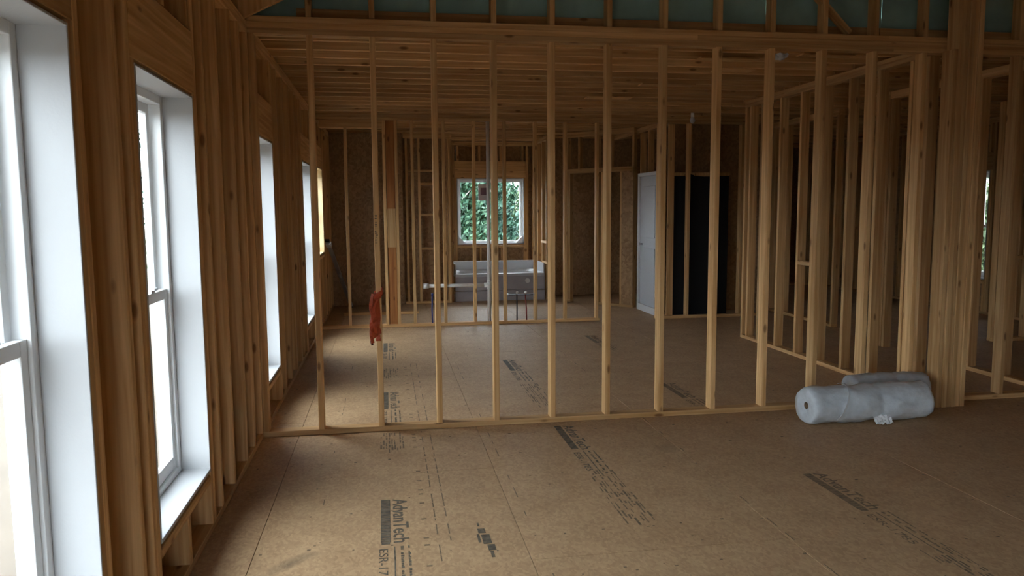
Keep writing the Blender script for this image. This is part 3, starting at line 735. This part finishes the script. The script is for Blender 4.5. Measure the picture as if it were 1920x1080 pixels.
for _ in range(420):
    xx, yy = rnd.uniform(-.7, 5.5), rnd.uniform(2.2, 9.8); s = rnd.uniform(.002, .006); dots.append((xx, xx + s * 2, yy, yy + s))
tag(marks('fastener_marks', dots, INKF), None, kind='stuff')

# ------------------------------------------------------------------ outdoors
gr = boxes('ground', [(-90, 90, -90, 110, -1.2, -.75)], SOIL); tag(gr, 'pale sandy ground around the house outside the windows', kind='structure')
def tree(label, x, y, H, R, seed, lm, n=1500, trunk_h=None, low=.12):
    rnd = random.Random(seed); o = empty('tree', label, 'tree', (x, y, -.75), group='trees outside the windows')
    pts = [(0, 0, 0)]
    for k in range(1, 7): pts.append((rnd.uniform(-.12, .12) * k * .5, rnd.uniform(-.12, .12) * k * .5, H * .9 * k / 6))
    tube('trunk', pts, [H * .018 * (1 - .13 * k) for k in range(7)], BARK, o, 8)
    V, Fc = [], []
    cl = [(rnd.uniform(-1, 1), rnd.uniform(-1, 1), rnd.uniform(0, 1)) for _ in range(26)]
    for _ in range(n):
        c = rnd.choice(cl); zz = low + (1 - low) * c[2]; rad = R * (1.05 - .75 * zz) * .8
        p = Vector((c[0] * rad, c[1] * rad, zz * H)) + Vector((rnd.gauss(0, .42), rnd.gauss(0, .42), rnd.gauss(0, .36))) * R * .38
        s = rnd.uniform(.05, .14); ax = Vector((rnd.gauss(0, 1), rnd.gauss(0, 1), rnd.gauss(0, 1))).normalized(); u = ax.orthogonal().normalized(); w = ax.cross(u)
        i = len(V); V += [p + u * s, p + w * s * .5, p - u * s, p - w * s * .5 + ax * s * .2]; Fc.append((i, i + 1, i + 2, i + 3))
    c = mesh_obj('foliage', V, Fc, lm, o); c['kind'] = 'stuff'
    return o
TB = [(2.3, 22.0, 3.3, 1.0, 1, 0), (4.6, 22.5, 2.9, 1.0, 2, 1), (7.4, 25.0, 4.0, 1.2, 3, 0), (3.4, 26.0, 3.6, 1.2, 4, 1), (5.8, 29.0, 3.3, 1.3, 5, 2), (2.4, 30.5, 5.0, 1.3, 6, 1), (9.2, 32.0, 5.0, 1.5, 7, 0), (5.2, 35.0, 3.7, 1.5, 8, 0), (8.2, 38.5, 5.2, 1.6, 9, 1), (2.2, 37.0, 5.0, 1.5, 10, 0), (5.4, 42.0, 4.2, 1.7, 15, 1)]
TN = ['leafy green tree behind the bathtub window, lower and fuller', 'blue green bush-like tree in the middle of the bathtub window', 'green tree at the far edge of the bathtub window', 'tall blue green tree rising behind the lower ones', 'pale green tree behind the bathtub window trees', 'tall tree with pale trunk at the edge of the bathtub window', 'large green tree behind the others past the bathtub window', 'distant green tree straight behind the tall blue green one', 'distant blue green tree beyond the bathtub window row', 'distant green tree behind the pale trunked one', 'farthest blue green tree seen through the bathtub window']
for lab, (x, y, H, R, s, m) in zip(TN, TB): tree(lab, x, y, H, R, s, LEAVES[m], n=9000, low=.05)
TLN = ['pale green tree on the sandy yard outside the tall white windows', 'bright green tree farther out across the sandy yard', 'blue green tree at the end of the sandy yard', 'most distant tall green tree beside the sandy yard']
for lab, (x, y, H, R, s, m) in zip(TLN, [(-9.5, 22, 7, 3.0, 11, 2), (-14, 27, 8, 3.2, 12, 0), (-9.0, 33, 8, 3.2, 13, 1), (-20, 38, 9, 3.6, 14, 0)]): tree(lab, x, y, H, R, s, LEAVES[m], n=1800)
for lab, (x, y, H, R, s, m) in zip(['pale yellow green tree outside the hall window', 'green tree outside the hall window'], [(17.5, 20.5, 6, 3, 21, 2), (21, 26, 8, 3.4, 22, 0)]): tree(lab, x, y, H, R, s, LEAVES[m], n=1500)
for lab, (x, y, H, R, sd) in zip(['low yellow green shrub against the porch outside the hall window', 'taller yellow green shrub farther out past the porch'], [(12.6, 14.2, 2.2, .8, 31), (15.2, 17.4, 2.6, 1.0, 32)]): tree(lab, x, y, H, R, sd, LEAVES[2], n=3000, low=.05)
